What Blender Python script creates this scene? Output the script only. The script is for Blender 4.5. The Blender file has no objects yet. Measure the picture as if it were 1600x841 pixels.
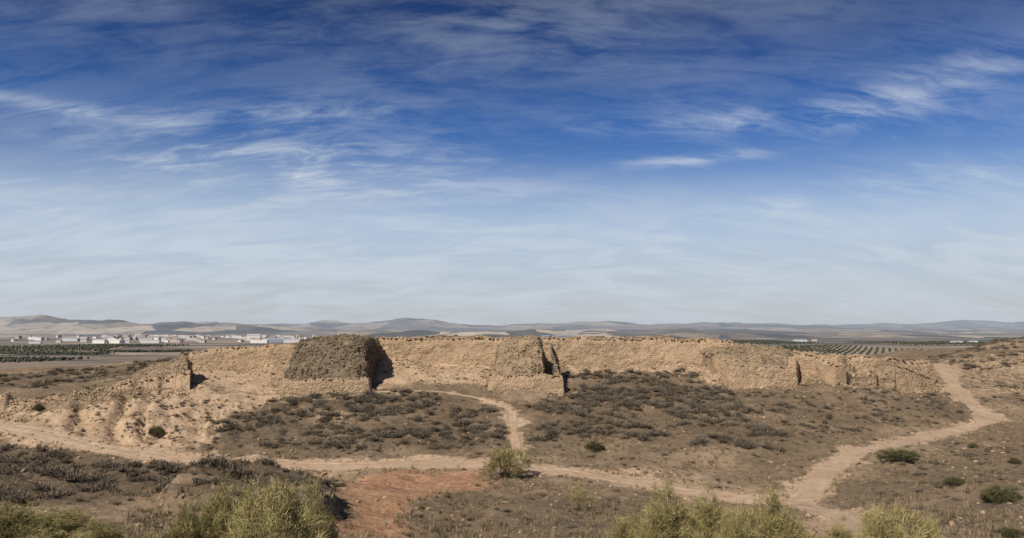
import bpy, math, numpy as np
from mathutils import Matrix, Vector
R = np.random.RandomState(7)
scene = bpy.context.scene
F = 1244.0   # focal length in pixels; U/V are frame pixel column and row
U0, V0 = 800.0, 512.0

# ------------------------------------------------------------------ noise
def _h(i, j, k=0, seed=0):
    n = (i.astype(np.int64)*374761393 + j.astype(np.int64)*668265263 + np.int64(k)*1274126177 + seed*974711) & 0xffffffff
    n = ((n ^ (n >> 13)) * 1274126177) & 0xffffffff
    n = ((n ^ (n >> 15)) * 2246822519) & 0xffffffff
    return ((n ^ (n >> 16)) & 0xffffff) / float(0xffffff)
def vn2(x, y, seed=0):
    x = np.asarray(x, float); y = np.asarray(y, float)
    i = np.floor(x); j = np.floor(y); fx = x-i; fy = y-j
    fx = fx*fx*(3-2*fx); fy = fy*fy*(3-2*fy)
    a = _h(i, j, 0, seed); b = _h(i+1, j, 0, seed); c = _h(i, j+1, 0, seed); d = _h(i+1, j+1, 0, seed)
    return (a+(b-a)*fx)*(1-fy)+(c+(d-c)*fx)*fy
def fbm(x, y, seed=0, oct=4, gain=.5):
    s = 0; a = 1; t = 0
    for o in range(oct):
        s = s+a*(vn2(x*2**o+o*17.3, y*2**o-o*9.1, seed+o)*2-1); t += a; a *= gain
    return s/t
def sstep(a, b, x):
    t = np.clip((x-a)/(b-a), 0, 1); return t*t*(3-2*t)

# ------------------------------------------------------------------ terrain points from frame pixels and depth
def W(u, v, d):
    return ((u-U0)/F*d, d, (V0-v)/F*d)
def XY(u, d): return ((u-U0)/F*d, d)
CP = [W(*p) for p in [
 (600,841,38),(0,841,30),(300,841,28),(1600,841,34),(1200,841,36),(900,841,38),
 (0,760,46),(250,770,48),(400,780,46),(600,790,47),(800,792,47),(950,795,47),
 (0,665,75),(150,700,70),(300,718,67),(500,727,65),(720,722,64.5),(850,728,63),(1000,752,59),(1150,775,55),(1260,787,53),
 (1270,760,56),(1320,715,64),(1400,693,71),(1480,675,78),(1545,657,84),(1520,630,92),(1490,600,103),(1460,570,118),
 (1600,700,66),(1600,760,50),(1450,760,52),(1600,640,90),(1600,600,105),(1560,565,118),(1600,540,130),(1500,552,130),(1445,564,132),
 (1560,532,148),(1600,526,152),(1350,572,145),(1400,572,125),(1300,570,150),(1445,566,152),(1495,556,152),(1400,570,150),
 (0,640,80),(150,616,84),(290,602,88),(360,580,97),(430,613,88),(575,608,89),(600,572,100),(680,572,100),(770,570,100.5),
 (765,609,90),(875,610,89.5),(900,572,100),(1000,574,100),(1110,582,99),(1140,605,92.5),(1250,605,92.5),(1305,603,93),(1340,605,96),(1400,607,96.5),(1465,610,99),
 (500,660,77),(800,650,78),(1000,640,80),(1200,650,79),(1350,650,82),(1000,700,68),(1200,720,64),(650,615,86),(250,650,78),(110,645,79),
 (805,695,70),(700,690,71),(600,690,71),(400,685,72),
 (0,604,112),(0,577,150),(150,572,150),(250,566,140),(100,600,105),(220,582,110)]]
CP += [(-60,20,-6),(60,20,-6.5),(0,16,-5.8),(-20,16,-5.4),(20,16,-5.8),(0,-10,-3),(-60,-10,-3),(60,-10,-3.5),(0,130,-4),(-88,60,-9),(-88,100,-9),(88,80,-9),(90,120,-4),(-88,150,-9),(40,156,-8),(0,156,-6)]
CP = np.array(CP)
S_ = 50.0
def tk(r2): return 0.5*r2*np.log(r2+1e-9)
P = CP[:, :2]/S_
n = len(P)
K = tk(((P[:,None]-P[None])**2).sum(-1)) + np.eye(n)*0.004
A = np.zeros((n+3, n+3)); A[:n,:n] = K; A[:n,n] = 1; A[:n,n+1:] = P; A[n,:n] = 1; A[n+1:,:n] = P.T
sol = np.linalg.solve(A, np.concatenate([CP[:,2], [0,0,0]]))
def tps(x, y):
    X = np.stack([x, y], -1).reshape(-1, 2)/S_
    out = sol[n] + X@sol[n+1:]
    for i in range(n):
        out = out + sol[i]*tk(((X-P[i])**2).sum(-1))
    return out.reshape(np.shape(x))

def sd_poly(x, y, poly):
    poly = np.array(poly); d = np.full(np.shape(x), 1e9); ins = np.zeros(np.shape(x), bool)
    m = len(poly)
    for i in range(m):
        ax, ay = poly[i]; bx, by = poly[(i+1) % m]
        ex, ey = bx-ax, by-ay
        t = np.clip(((x-ax)*ex+(y-ay)*ey)/(ex*ex+ey*ey+1e-9), 0, 1)
        d = np.minimum(d, (x-ax-t*ex)**2+(y-ay-t*ey)**2)
        c = ((ay > y) != (by > y)) & (x < (bx-ax)*(y-ay)/(by-ay+1e-12)+ax)
        ins ^= c
    return np.sqrt(d)*np.where(ins, -1, 1)
def d_line(x, y, pts):
    d = np.full(np.shape(x), 1e9)
    for (ax, ay), (bx, by) in zip(pts[:-1], pts[1:]):
        ex, ey = bx-ax, by-ay
        t = np.clip(((x-ax)*ex+(y-ay)*ey)/(ex*ex+ey*ey+1e-9), 0, 1)
        d = np.minimum(d, (x-ax-t*ex)**2+(y-ay-t*ey)**2)
    return np.sqrt(d)

CURT = [XY(*p) for p in [(300,99.5),(440,100.5),(600,101),(770,101),(870,101),(1000,101.5),(1130,100.5),(1250,101),(1340,101),(1400,101),(1460,104)]]
topu = [300,345,450,600,775,870,1000,1100,1200,1250,1300,1400,1460]
topv = [553,545,540,531,531,531,531,533,541,551,558,562,570]
TX = np.array([(u-U0)/F*101 for u in topu]); TZ = np.array([(V0-v)/F*101 for v in topv])
def ztop(x): return np.interp(x, TX, TZ)
PLAT = [(x, y+1.0) for x, y in CURT] + [(56,110),(44,120),(32,138),(0,146),(-30,146),(-46,132),(-46,108)]
BANK = [XY(250,41),XY(300,53),XY(430,54),XY(505,50),XY(524,45.5),XY(520,42),XY(470,38),XY(300,37)]

def catmull(pts, step=0.5):
    p = np.array(pts, float); p = np.vstack([2*p[0]-p[1], p, 2*p[-1]-p[-2]])
    out = []
    for i in range(1, len(p)-2):
        L = np.linalg.norm(p[i+1]-p[i]); k = max(2, int(L/step))
        for t in np.linspace(0, 1, k, endpoint=False):
            out.append(.5*((2*p[i])+(-p[i-1]+p[i+1])*t+(2*p[i-1]-5*p[i]+4*p[i+1]-p[i+2])*t*t+(-p[i-1]+3*p[i]-3*p[i+1]+p[i+2])*t**3))
    out.append(p[-2]); return np.array(out)
MAIN = [(-75,82)]+[XY(*p) for p in [(0,75),(150,70),(300,67),(500,65),(720,64.5),(850,62.5),(1000,58.5),(1150,54.5),(1255,51.5),(1310,47),(1330,42),(1335,35)]]
RIGHT = [XY(*p) for p in [(1250,52),(1275,57),(1320,64),(1400,71),(1480,78),(1545,84),(1520,92),(1490,103),(1455,120)]]+[(62,140)]
CENT = [XY(*p) for p in [(808,63.5),(806,70),(802,79)]]
UPR = [XY(*p) for p in [(802,79),(775,83.5),(740,86),(640,88.3),(590,88.3)]]
UPL = [XY(*p) for p in [(590,88.3),(500,85),(420,84),(330,82),(200,78),(100,73)]]
MAIN, RIGHT, CENT, UPR, UPL = [catmull(p, 1.2) for p in (MAIN, RIGHT, CENT, UPR, UPL)]
PATHS = [(MAIN, 1.3), (RIGHT, .95), (CENT, 0.55), (UPR, -.15), (UPL, -.45)]

def path_d(x, y):
    d = np.full(np.shape(x), 1e9)
    for p, w in PATHS:
        q = p[::2] if len(p) > 12 else p
        q = np.vstack([q, p[-1:]])
        d = np.minimum(d, d_line(x, y, q)-w)
    return d

def H(x, y):
    x = np.asarray(x, float); y = np.asarray(y, float)
    xc = np.clip(x, -90, 90); yc = np.clip(y, -15, 158)
    h = tps(xc, yc)
    sd = sd_poly(xc, yc, PLAT)
    pm = sstep(0.9, -0.9, sd)
    plat = ztop(xc) - 0.15 - (0.5+1.9*sstep(20,45,xc))*sstep(0, -14, sd) + 0.5*fbm(xc*.22, yc*.22, 5) + .22*fbm(xc*.9, yc*.9, 6, 3)
    tal = np.clip(.55+1.0*fbm(xc*.28, yc*.28, 83, 3), 0, 1.3)*np.exp(-(np.maximum(sd-1, 0)/1.6)**2)
    h = (h+tal*(xc>-31)*(xc<36)*(yc<106))*(1-pm)+plat*pm
    dx = np.maximum(np.abs(x)-86, 0); dy = np.maximum(np.maximum(y-156, -15-y), 0)
    r = np.hypot(dx, dy); t = sstep(0, 380, r)
    pd = path_d(xc, yc)
    q = sstep(-0.3, 1.6, pd)
    near = (1-t)
    cal = 1-.7*np.exp(-(((x+36)/7)**2+((y-95)/6)**2))
    nz = 0.55*fbm(x*.16, y*.16, 11, 3)*(0.35+0.65*q) + (0.28*fbm(x*.7, y*.7, 23, 3)+0.12*fbm(x*2.1, y*2.1, 31, 2))*q*cal
    gl = np.exp(-(((x+38)/14)**2+((y-77)/7)**2)) + .6*np.exp(-(((x-74)/14)**2+((y-112)/18)**2)) + .35*np.exp(-(((x-5)/35)**2+((y-84)/7)**2))
    gully = np.abs(fbm(x*.42+y*.15, y*.10, 41, 4))
    nz = nz - 1.5*gl*np.clip(.30-gully, 0, 1)*q*2.3
    bk = np.exp(-(((x+27)/15)**4+((y-55)/9)**4))       # eroded bank below the track
    rdg = np.abs(fbm(x*.10+.3, y*.20+x*.03, 43, 4))
    nz = nz + bk*q*(3.4*(.25-rdg)-.1)
    sb = sd_poly(xc+.5*fbm(x*.6,y*.6,47,3), yc+.5*fbm(x*.6,y*.6,48,3), BANK)
    nz = nz + 1.0*sstep(.25, -.45, sb)
    h = h+nz*near - 0.10*sstep(.6,-.8,pd)*near
    far = -60+6*fbm(x/700., y/700., 51, 3)
    return h*(1-t)+far*t
def Hs(x, y): return float(H(np.array([x]), np.array([y]))[0])

def hit(u, v):
    d = np.concatenate([np.arange(24, 170, .5)])
    g = H((u-U0)/F*d, d); l = (V0-v)/F*d
    k = np.nonzero(g >= l)[0]
    k = d[k[0]] if len(k) else 150.
    return ((u-U0)/F*k, k)

# ------------------------------------------------------------------ mesh helpers
def mesh_np(name, verts, faces, attrs=None, smooth=False, cols=None):
    verts = np.asarray(verts, np.float32); me = bpy.data.meshes.new(name)
    fl = faces if isinstance(faces, (list, tuple)) else [faces]
    me.vertices.add(len(verts)); me.vertices.foreach_set('co', verts.ravel())
    idx = []; tot = []
    for f in fl:
        f = np.asarray(f, np.int32)
        if f.ndim == 1: f = f[None]
        idx.append(f.ravel()); tot.append(np.full(len(f), f.shape[1], np.int32))
    idx = np.concatenate(idx); tot = np.concatenate(tot)
    st = np.concatenate([[0], np.cumsum(tot)[:-1]]).astype(np.int32)
    me.loops.add(len(idx)); me.loops.foreach_set('vertex_index', idx)
    me.polygons.add(len(tot)); me.polygons.foreach_set('loop_start', st); me.polygons.foreach_set('loop_total', tot)
    me.polygons.foreach_set('use_smooth', np.full(len(tot), smooth))
    me.update(calc_edges=True); me.validate()
    if attrs:
        for k, a in attrs.items():
            at = me.attributes.new(k, 'FLOAT', 'POINT'); at.data.foreach_set('value', np.asarray(a, np.float32).ravel())
    if cols is not None:
        at = me.attributes.new('zone', 'FLOAT_COLOR', 'POINT'); at.data.foreach_set('color', np.asarray(cols, np.float32).ravel())
    return me
def obj(name, me, mat=None, loc=(0,0,0), **props):
    o = bpy.data.objects.new(name, me); scene.collection.objects.link(o); o.location = loc
    if mat is not None and me is not None and not me.materials: me.materials.append(mat)
    for k, v in props.items(): o[k] = v
    return o
def gridf(nr, nc, off=0):
    i, j = np.meshgrid(np.arange(nr-1), np.arange(nc-1), indexing='ij')
    a = (i*nc+j).ravel()
    return np.stack([a, a+1, a+nc+1, a+nc], 1)+off

ph = (1+5**.5)/2
ICO = np.array([(-1,ph,0),(1,ph,0),(-1,-ph,0),(1,-ph,0),(0,-1,ph),(0,1,ph),(0,-1,-ph),(0,1,-ph),(ph,0,-1),(ph,0,1),(-ph,0,-1),(-ph,0,1)])
ICO /= np.linalg.norm(ICO[0])
ICF = np.array([(0,11,5),(0,5,1),(0,1,7),(0,7,10),(0,10,11),(1,5,9),(5,11,4),(11,10,2),(10,7,6),(7,1,8),(3,9,4),(3,4,2),(3,2,6),(3,6,8),(3,8,9),(4,9,5),(2,4,11),(6,2,10),(8,6,7),(9,8,1)])
def rotz(v, a):
    c, s = np.cos(a), np.sin(a)
    return np.stack([v[...,0]*c-v[...,1]*s, v[...,0]*s+v[...,1]*c, v[...,2]], -1)
def rocks(pos, size, flat=.7, rng=R):
    N = len(pos); v = np.repeat(ICO[None], N, 0)*(1+rng.uniform(-.28,.28,(N,12,1)))
    v = np.sign(v)*np.abs(v)**0.75
    sc = np.stack([rng.uniform(.7,1.35,N), rng.uniform(.7,1.2,N), rng.uniform(.5,1,N)*flat*1.3], -1)
    v = v*sc[:,None]*np.asarray(size)[:,None,None]
    v = rotz(v, rng.uniform(0,6.28,(N,1)))
    t = rng.uniform(-.4,.4,(N,1)); c, s = np.cos(t), np.sin(t)
    v = np.stack([v[...,0]*c-v[...,2]*s, v[...,1], v[...,0]*s+v[...,2]*c], -1)+np.asarray(pos)[:,None]
    f = (ICF[None]+np.arange(N)[:,None,None]*12).reshape(-1,3)
    tone = np.repeat(rng.uniform(0,1,N), 12)
    return v.reshape(-1,3), f, tone

# ------------------------------------------------------------------ node helpers
def newmat(name):
    m = bpy.data.materials.new(name); m.use_nodes = True; nt = m.node_tree
    b = nt.nodes['Principled BSDF']; b.inputs['Roughness'].default_value = .95
    b.inputs['Specular IOR Level'].default_value = .12
    return m, nt, b
class N:
    def __init__(s, nt): s.nt = nt
    def node(s, t, **kw):
        n_ = s.nt.nodes.new(t)
        for k, v in kw.items(): setattr(n_, k, v)
        return n_
    def put(s, sock, v):
        if isinstance(v, bpy.types.NodeSocket): s.nt.links.new(v, sock)
        elif v is not None:
            if isinstance(v, tuple) and len(v) == 3 and sock.type == 'RGBA': v = (*v, 1)
            sock.default_value = v
    def m(s, op, a, b=None, c=None, clamp=False):
        n_ = s.node('ShaderNodeMath', operation=op, use_clamp=clamp)
        for i, v in enumerate((a, b, c)):
            if v is not None: s.put(n_.inputs[i], v)
        return n_.outputs[0]
    def mix(s, f, a, b, mode='MIX'):
        n_ = s.node('ShaderNodeMix', data_type='RGBA', blend_type=mode)
        s.put(n_.inputs[0], f); s.put(n_.inputs[6], a); s.put(n_.inputs[7], b); return n_.outputs[2]
    def noise(s, vec, scale, detail=4, rough=.55, dist=0):
        n_ = s.node('ShaderNodeTexNoise'); s.put(n_.inputs['Vector'], vec)
        n_.inputs['Scale'].default_value = scale; n_.inputs['Detail'].default_value = detail
        n_.inputs['Roughness'].default_value = rough; n_.inputs['Distortion'].default_value = dist
        return n_.outputs['Fac']
    def voro(s, vec, scale, feature='F1', out='Distance'):
        n_ = s.node('ShaderNodeTexVoronoi', feature=feature); s.put(n_.inputs['Vector'], vec)
        n_.inputs['Scale'].default_value = scale; return n_.outputs[out]
    def ss(s, v, a, b, lo=0., hi=1.):
        n_ = s.node('ShaderNodeMapRange', interpolation_type='SMOOTHSTEP')
        s.put(n_.inputs[0], v)
        if a > b: a, b, lo, hi = b, a, hi, lo
        n_.inputs[1].default_value = a; n_.inputs[2].default_value = b; n_.inputs[3].default_value = lo; n_.inputs[4].default_value = hi
        return n_.outputs[0]
    def ramp(s, f, stops, interp='LINEAR'):
        n_ = s.node('ShaderNodeValToRGB'); cr = n_.color_ramp; cr.interpolation = interp
        while len(cr.elements) < len(stops): cr.elements.new(.5)
        for e, (p, c) in zip(cr.elements, stops): e.position = p; e.color = (*c, 1)
        s.put(n_.inputs[0], f); return n_.outputs[0]
    def bump(s, h, strength, dist, prev=None):
        n_ = s.node('ShaderNodeBump'); s.put(n_.inputs['Height'], h); n_.inputs['Strength'].default_value = strength
        n_.inputs['Distance'].default_value = dist
        if prev is not None: s.put(n_.inputs['Normal'], prev)
        return n_.outputs[0]
    def attr(s, name, out='Fac'):
        n_ = s.node('ShaderNodeAttribute', attribute_name=name); return n_.outputs[out]
    def pos(s): return s.node('ShaderNodeNewGeometry').outputs['Position']

HAZE_TINT = (.28, .33, .40)  # blue-grey aerial haze mixed into far base colours, no air volume
def haze_tint_fac(g, k):
    """aerial haze painted into base colour by distance from the camera at world origin"""
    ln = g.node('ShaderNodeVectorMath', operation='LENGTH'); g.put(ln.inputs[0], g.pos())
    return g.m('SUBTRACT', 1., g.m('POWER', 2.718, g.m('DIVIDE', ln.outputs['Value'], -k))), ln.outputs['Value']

# ground
mg, nt, b = newmat('dry_ground'); g = N(nt); p = g.pos()
sep = g.node('ShaderNodeSeparateColor'); g.put(sep.inputs[0], g.attr('zone', 'Color'))
bare, red, dark = sep.outputs
n1 = g.noise(p, .35, 5, .6); n2 = g.noise(p, 2.2, 5, .65); n3 = g.noise(p, 9, 4, .7); n4 = g.noise(p, .11, 5, .6)
base = g.ramp(n1, [(.3, (.150,.108,.070)), (.5, (.225,.163,.107)), (.68, (.33,.243,.160))])
base = g.mix(g.ss(n2, .42, .68), base, (.34,.255,.172))
base = g.mix(g.ss(n3, .52, .72, 0, .75), base, (.095,.073,.050))
base = g.mix(g.ss(n4, .42, .55, .5, 0), base, (.15,.122,.078))
base = g.mix(g.ss(n4, .52, .68, 0, .65), base, (.42,.315,.21))
lt = g.mix(g.ss(n2, .35, .65), (.41,.290,.188), (.58,.435,.30))
lt = g.mix(g.ss(n1, .5, .7, 0, .5), lt, (.31,.215,.138))
lt = g.mix(g.ss(n3, .56, .72, 0, .5), lt, (.22,.16,.105))
rd = g.mix(g.ss(n2, .35, .65), (.34,.175,.098), (.47,.29,.18))
rd = g.mix(g.ss(n3, .57, .74, 0, .4), rd, (.20,.12,.075))
rd = g.mix(g.ss(n1, .50, .68, 0, .45), rd, (.38,.26,.17))
dk = g.mix(g.ss(n2, .4, .62), (.082,.063,.044), (.185,.140,.096))
c = g.mix(g.m('MULTIPLY', dark, g.ss(n2, .3, .6, .55, 1.)), base, dk)
def thr(mask, lo=.25, hi=.75, a=.9):
    return g.ss(g.m('ADD', mask, g.m('MULTIPLY', g.m('SUBTRACT', n2, .5), a)), lo, hi)
c = g.mix(thr(bare), c, lt)
c = g.mix(g.m('MULTIPLY', thr(red, .15, .8, .9), .9), c, rd)
hz, D = haze_tint_fac(g, 12000.)
mp = g.node('ShaderNodeMapping'); g.put(mp.inputs[0], p); mp.inputs['Rotation'].default_value = (0,0,.35); mp.inputs['Scale'].default_value = (1/360., 1/150., 0)
fc = g.voro(mp.outputs[0], 1., out='Color'); fs = g.node('ShaderNodeSeparateColor'); g.put(fs.inputs[0], fc)
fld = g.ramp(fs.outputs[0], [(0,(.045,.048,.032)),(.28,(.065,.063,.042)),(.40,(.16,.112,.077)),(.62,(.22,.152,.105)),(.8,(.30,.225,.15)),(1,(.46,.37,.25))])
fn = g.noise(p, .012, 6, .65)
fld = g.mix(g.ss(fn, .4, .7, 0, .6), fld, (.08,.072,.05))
fld = g.mix(hz, fld, HAZE_TINT)
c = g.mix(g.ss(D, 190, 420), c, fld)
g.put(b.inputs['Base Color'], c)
bh = g.m('ADD', g.m('MULTIPLY', n3, .35), n2)
g.put(b.inputs['Normal'], g.bump(bh, .85, .25))

ms_, nt, b = newmat('ploughed_soil'); g = N(nt); hz, D = haze_tint_fac(g, 12000.)
cc = g.mix(g.ss(g.noise(g.pos(), .01, 5), .4, .6), (.27,.20,.13), (.36,.28,.19)); g.put(b.inputs['Base Color'], g.mix(hz, cc, HAZE_TINT))

# dirt track
mt, nt, b = newmat('dirt_track'); g = N(nt); p = g.pos()
n2 = g.noise(p, 1.4, 5, .62); n3 = g.noise(p, 8, 4, .7); n5 = g.noise(p, .25, 3)
c = g.ramp(n2, [(.3,(.36,.26,.175)),(.5,(.47,.35,.245)),(.7,(.56,.43,.31))])
c = g.mix(g.ss(n5, .35, .65, 0, .55), c, (.38,.27,.18))
c = g.mix(g.ss(n3, .56, .74, 0, .6), c, (.22,.165,.11))
g.put(b.inputs['Base Color'], c); g.put(b.inputs['Normal'], g.bump(g.m('ADD', n2, g.m('MULTIPLY', n3, .4)), .7, .15))

def stone_mat(name, stops, mort, stain, st=.5, vs=2.6, jm=.4, bs=.7, bd=.08, earth=None, e0=.46):
    m_, nt, b = newmat(name); g = N(nt); p = g.pos()
    t = g.attr('tone')
    n_a = g.noise(p, .45, 5, .65); n_b = g.noise(p, 4.5, 6, .72); n_c = g.noise(p, .8, 4, .6)
    f = g.m('ADD', g.m('MULTIPLY', t, .5), g.m('MULTIPLY', g.m('SUBTRACT', n_b, .28), 1.0), clamp=True)
    c = g.ramp(f, stops)
    ve = g.voro(p, vs, 'DISTANCE_TO_EDGE')
    c = g.mix(g.ss(ve, 0, .09, jm, 0), c, mort)
    c = g.mix(g.ss(n_a, .47, .68, 0, st), c, stain)
    if earth: c = g.mix(g.ss(n_c, e0, e0+.14, 0, .75), c, earth)
    g.put(b.inputs['Base Color'], c)
    h = g.m('ADD', g.ss(ve, 0, .16), g.m('MULTIPLY', n_b, 1.2))
    g.put(b.inputs['Normal'], g.bump(h, bs, bd))
    return m_
m_wall = stone_mat('limestone_masonry', [(0,(.26,.185,.118)),(.35,(.42,.305,.198)),(.65,(.53,.395,.262)),(1,(.66,.51,.355))], (.25,.18,.12), (.22,.165,.11), st=.3, vs=4.2, jm=.35, earth=(.50,.365,.235))
m_rub = stone_mat('weathered_rubble', [(0,(.10,.078,.053)),(.4,(.20,.158,.108)),(.7,(.30,.24,.165)),(1,(.46,.375,.265))], (.10,.078,.052), (.135,.105,.072), st=.45, vs=5., earth=(.30,.22,.145), e0=.52)
m_rub2 = stone_mat('earthy_rubble', [(0,(.17,.128,.083)),(.4,(.30,.23,.152)),(.7,(.40,.312,.208)),(1,(.54,.435,.305))], (.14,.105,.068), (.17,.132,.09), st=.5, vs=5., earth=(.41,.305,.198))
m_course = stone_mat('rough_footing', [(0,(.26,.19,.12)),(.5,(.44,.33,.215)),(1,(.60,.465,.32))], (.21,.155,.10), (.24,.18,.12), st=.3, vs=3.6, earth=(.45,.33,.213))

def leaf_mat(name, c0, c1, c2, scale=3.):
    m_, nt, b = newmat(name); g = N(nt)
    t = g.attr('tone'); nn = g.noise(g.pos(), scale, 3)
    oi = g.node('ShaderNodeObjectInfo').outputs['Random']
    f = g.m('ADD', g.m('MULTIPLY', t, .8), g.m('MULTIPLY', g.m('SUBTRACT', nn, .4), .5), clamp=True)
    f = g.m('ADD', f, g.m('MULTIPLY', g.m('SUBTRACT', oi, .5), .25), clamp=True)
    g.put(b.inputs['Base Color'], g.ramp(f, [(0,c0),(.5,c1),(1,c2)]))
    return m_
m_shrub = leaf_mat('grey_shrub', (.056,.046,.034), (.130,.108,.080), (.26,.22,.165), .8)
m_broom = leaf_mat('broom_foliage', (.095,.084,.034), (.32,.275,.118), (.55,.47,.24))
m_green = leaf_mat('green_broom_foliage', (.045,.046,.024), (.12,.115,.055), (.21,.20,.10))
m_bark = leaf_mat('grey_bark', (.05,.04,.03), (.10,.08,.06), (.16,.13,.10))
m_grass = leaf_mat('dry_grass_blades', (.17,.13,.08), (.28,.22,.135), (.42,.34,.22), .6)
m_olive = leaf_mat('olive_foliage', (.040,.045,.030), (.070,.075,.052), (.10,.10,.075), .01)

# ------------------------------------------------------------------ regions (world polygons)
def region(uv): return [hit(u, v) for u, v in uv]
RA = region([(330,704),(335,662),(400,634),(480,624),(600,616),(700,620),(765,640),(788,690),(700,704),(560,708),(450,700)])
RB = region([(822,690),(830,640),(872,604),(900,588),(960,580),(1080,584),(1140,612),(1180,650),(1230,680),(1200,706),(1100,700),(950,690)])
RC = region([(1150,612),(1300,612),(1460,616),(1510,650),(1400,680),(1250,692),(1190,650)])
RD = [XY(-80,72),XY(0,70),XY(100,66.5),XY(200,63.5),XY(330,62),XY(345,45),XY(-80,40)]
RE = [XY(330,62),XY(490,61),XY(508,57),XY(510,44),XY(330,40)]
RF = [(-88,102),(-66,103),(-52,98),(-40,100),(-48,118),(-60,140),(-88,140)]
RG = region([(1500,560),(1600,546),(1700,550),(1700,660),(1600,650),(1560,620)])
RH = [XY(700,50),XY(950,50),XY(1180,46),XY(1290,42),XY(1290,36),XY(680,36)]
RI = region([(1300,805),(1400,712),(1600,672),(1700,680),(1700,838),(1350,838)])
RDY = region([(200,655),(320,610),(420,640),(330,665),(320,695),(200,700)])
L1 = region([(20,690),(60,655),(180,622),(300,606),(432,616),(480,622),(400,640),(335,662),(322,704),(204,708),(100,700)])
L2 = [XY(*q) for q in [(300,90),(300,99),(445,100),(432,88)]]
L3 = [XY(*q) for q in [(578,90),(590,101),(772,101),(764,90),(700,92)]]
L4 = [XY(*q) for q in [(880,96.5),(880,101),(1130,101),(1135,94),(1060,97)]]
L5 = region([(0,640),(60,628),(60,655),(0,664)])
L6 = [(56,100),(66,94),(86,98),(88,118),(66,128)]
L7 = region([(860,738),(980,728),(1080,742),(1140,765),(1000,745)])
L8 = region([(500,640),(560,640),(560,662),(505,664)])
RR = region([(505,845),(525,785),(530,752),(600,742),(755,733),(770,752),(690,775),(640,800),(640,845)])

# ------------------------------------------------------------------ ground sheet
def geo(a, b, n_): return a*(b/a)**(np.linspace(0, 1, n_+1)[1:])
xd = np.arange(-82, 82.01, .36); ex = 82+geo(3., 45000., 48)
xs = np.concatenate([-ex[::-1], xd, ex])
yd = np.arange(26, 150, .34); ey = 150+geo(1.5, 45000., 95)
ys = np.concatenate([[-3000,-1500,-800,-400,-200,-100,-60,-30,-15,-8,0,4,8,12,15,17,19,21,23,24.5], yd, ey])
Y, X = np.meshgrid(ys, xs, indexing='ij')
Z = H(X, Y)
col = np.zeros(X.shape+(4,)); col[...,3] = 1
m = (np.abs(X) < 100) & (Y > 10) & (Y < 175)
x, y = X[m], Y[m]
wx = x+2.4*fbm(x*.35, y*.35, 61, 4, .6); wy = y+2.4*fbm(x*.35, y*.35, 67, 4, .6)
pd = path_d(x, y)
cb = sstep(1.4, -.6, pd+2.0*fbm(x*.5, y*.5, 71, 4, .6))
for poly, a in [(L1,1.),(L2,.95),(L3,.9),(L4,.7),(L5,.8),(L6,.42),(L7,.6),(L8,.6)]:
    cb = np.maximum(cb, a*sstep(1.2, -1.2, sd_poly(wx, wy, poly)))
cr = sstep(1.2, -1.2, sd_poly(wx*.7+x*.3, wy*.7+y*.3, RR))
cd = np.zeros_like(x)
for poly, a in [(RA,.7),(RB,.7),(RC,.35),(RD,1),(RE,1),(RF,.6),(RG,.3),(RH,.5),(RI,.4)]:  # RH and RI also paint lens-vignette darkening into the foreground soil
    cd = np.maximum(cd, a*sstep(1.2, -1.2, sd_poly(wx, wy, poly)))
cd *= 1-.5*cb
cr *= (sd_poly(x, y, BANK) > .3)
col[m] = np.stack([cb, cr, cd, np.ones_like(x)], -1)
me = mesh_np('ground', np.stack([X, Y, Z], -1).reshape(-1,3), gridf(*X.shape), smooth=True, cols=col.reshape(-1,4))
obj('ground', me, mg, kind='structure')

def path_mesh(name, pts, w, seed):
    p = catmull(pts[::2], .35); t = np.gradient(p, axis=0); t /= np.linalg.norm(t, axis=1)[:,None]
    nrm = np.stack([-t[:,1], t[:,0]], -1); L = np.arange(len(p))*.35
    wl = w*(1+.8*fbm(L*.35, L*0, seed, 5, .7)); wr = w*(1+.8*fbm(L*.35, L*0+9, seed+5, 5, .7))
    k = np.linspace(-1, 1, 13)
    off = np.where(k[None] < 0, k[None]*wl[:,None], k[None]*wr[:,None])
    q = p[:,None]+nrm[:,None]*off[...,None]
    h = H(q[...,0], q[...,1])
    rut = -.05*np.exp(-((np.abs(k)-.45)/.14)**2) if w > .85 else 0*k
    h = h+.035+(.02*(1-k**2)+rut)[None]-.16*(np.abs(k)>.97)[None]+.03*fbm(q[...,0]*1.5, q[...,1]*1.5, seed, 3)
    me = mesh_np(name, np.concatenate([q, h[...,None]], -1).reshape(-1,3), gridf(len(p), 13)[:, ::-1], smooth=True)
    return obj(name, me, mt, kind='structure')
path_mesh('dirt_track', MAIN, 1.1, 3); path_mesh('dirt_track', RIGHT, .88, 8)
path_mesh('footpath', CENT, .45, 13); path_mesh('footpath', UPR, .18, 17); path_mesh('footpath', UPL, .12, 19)

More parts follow.
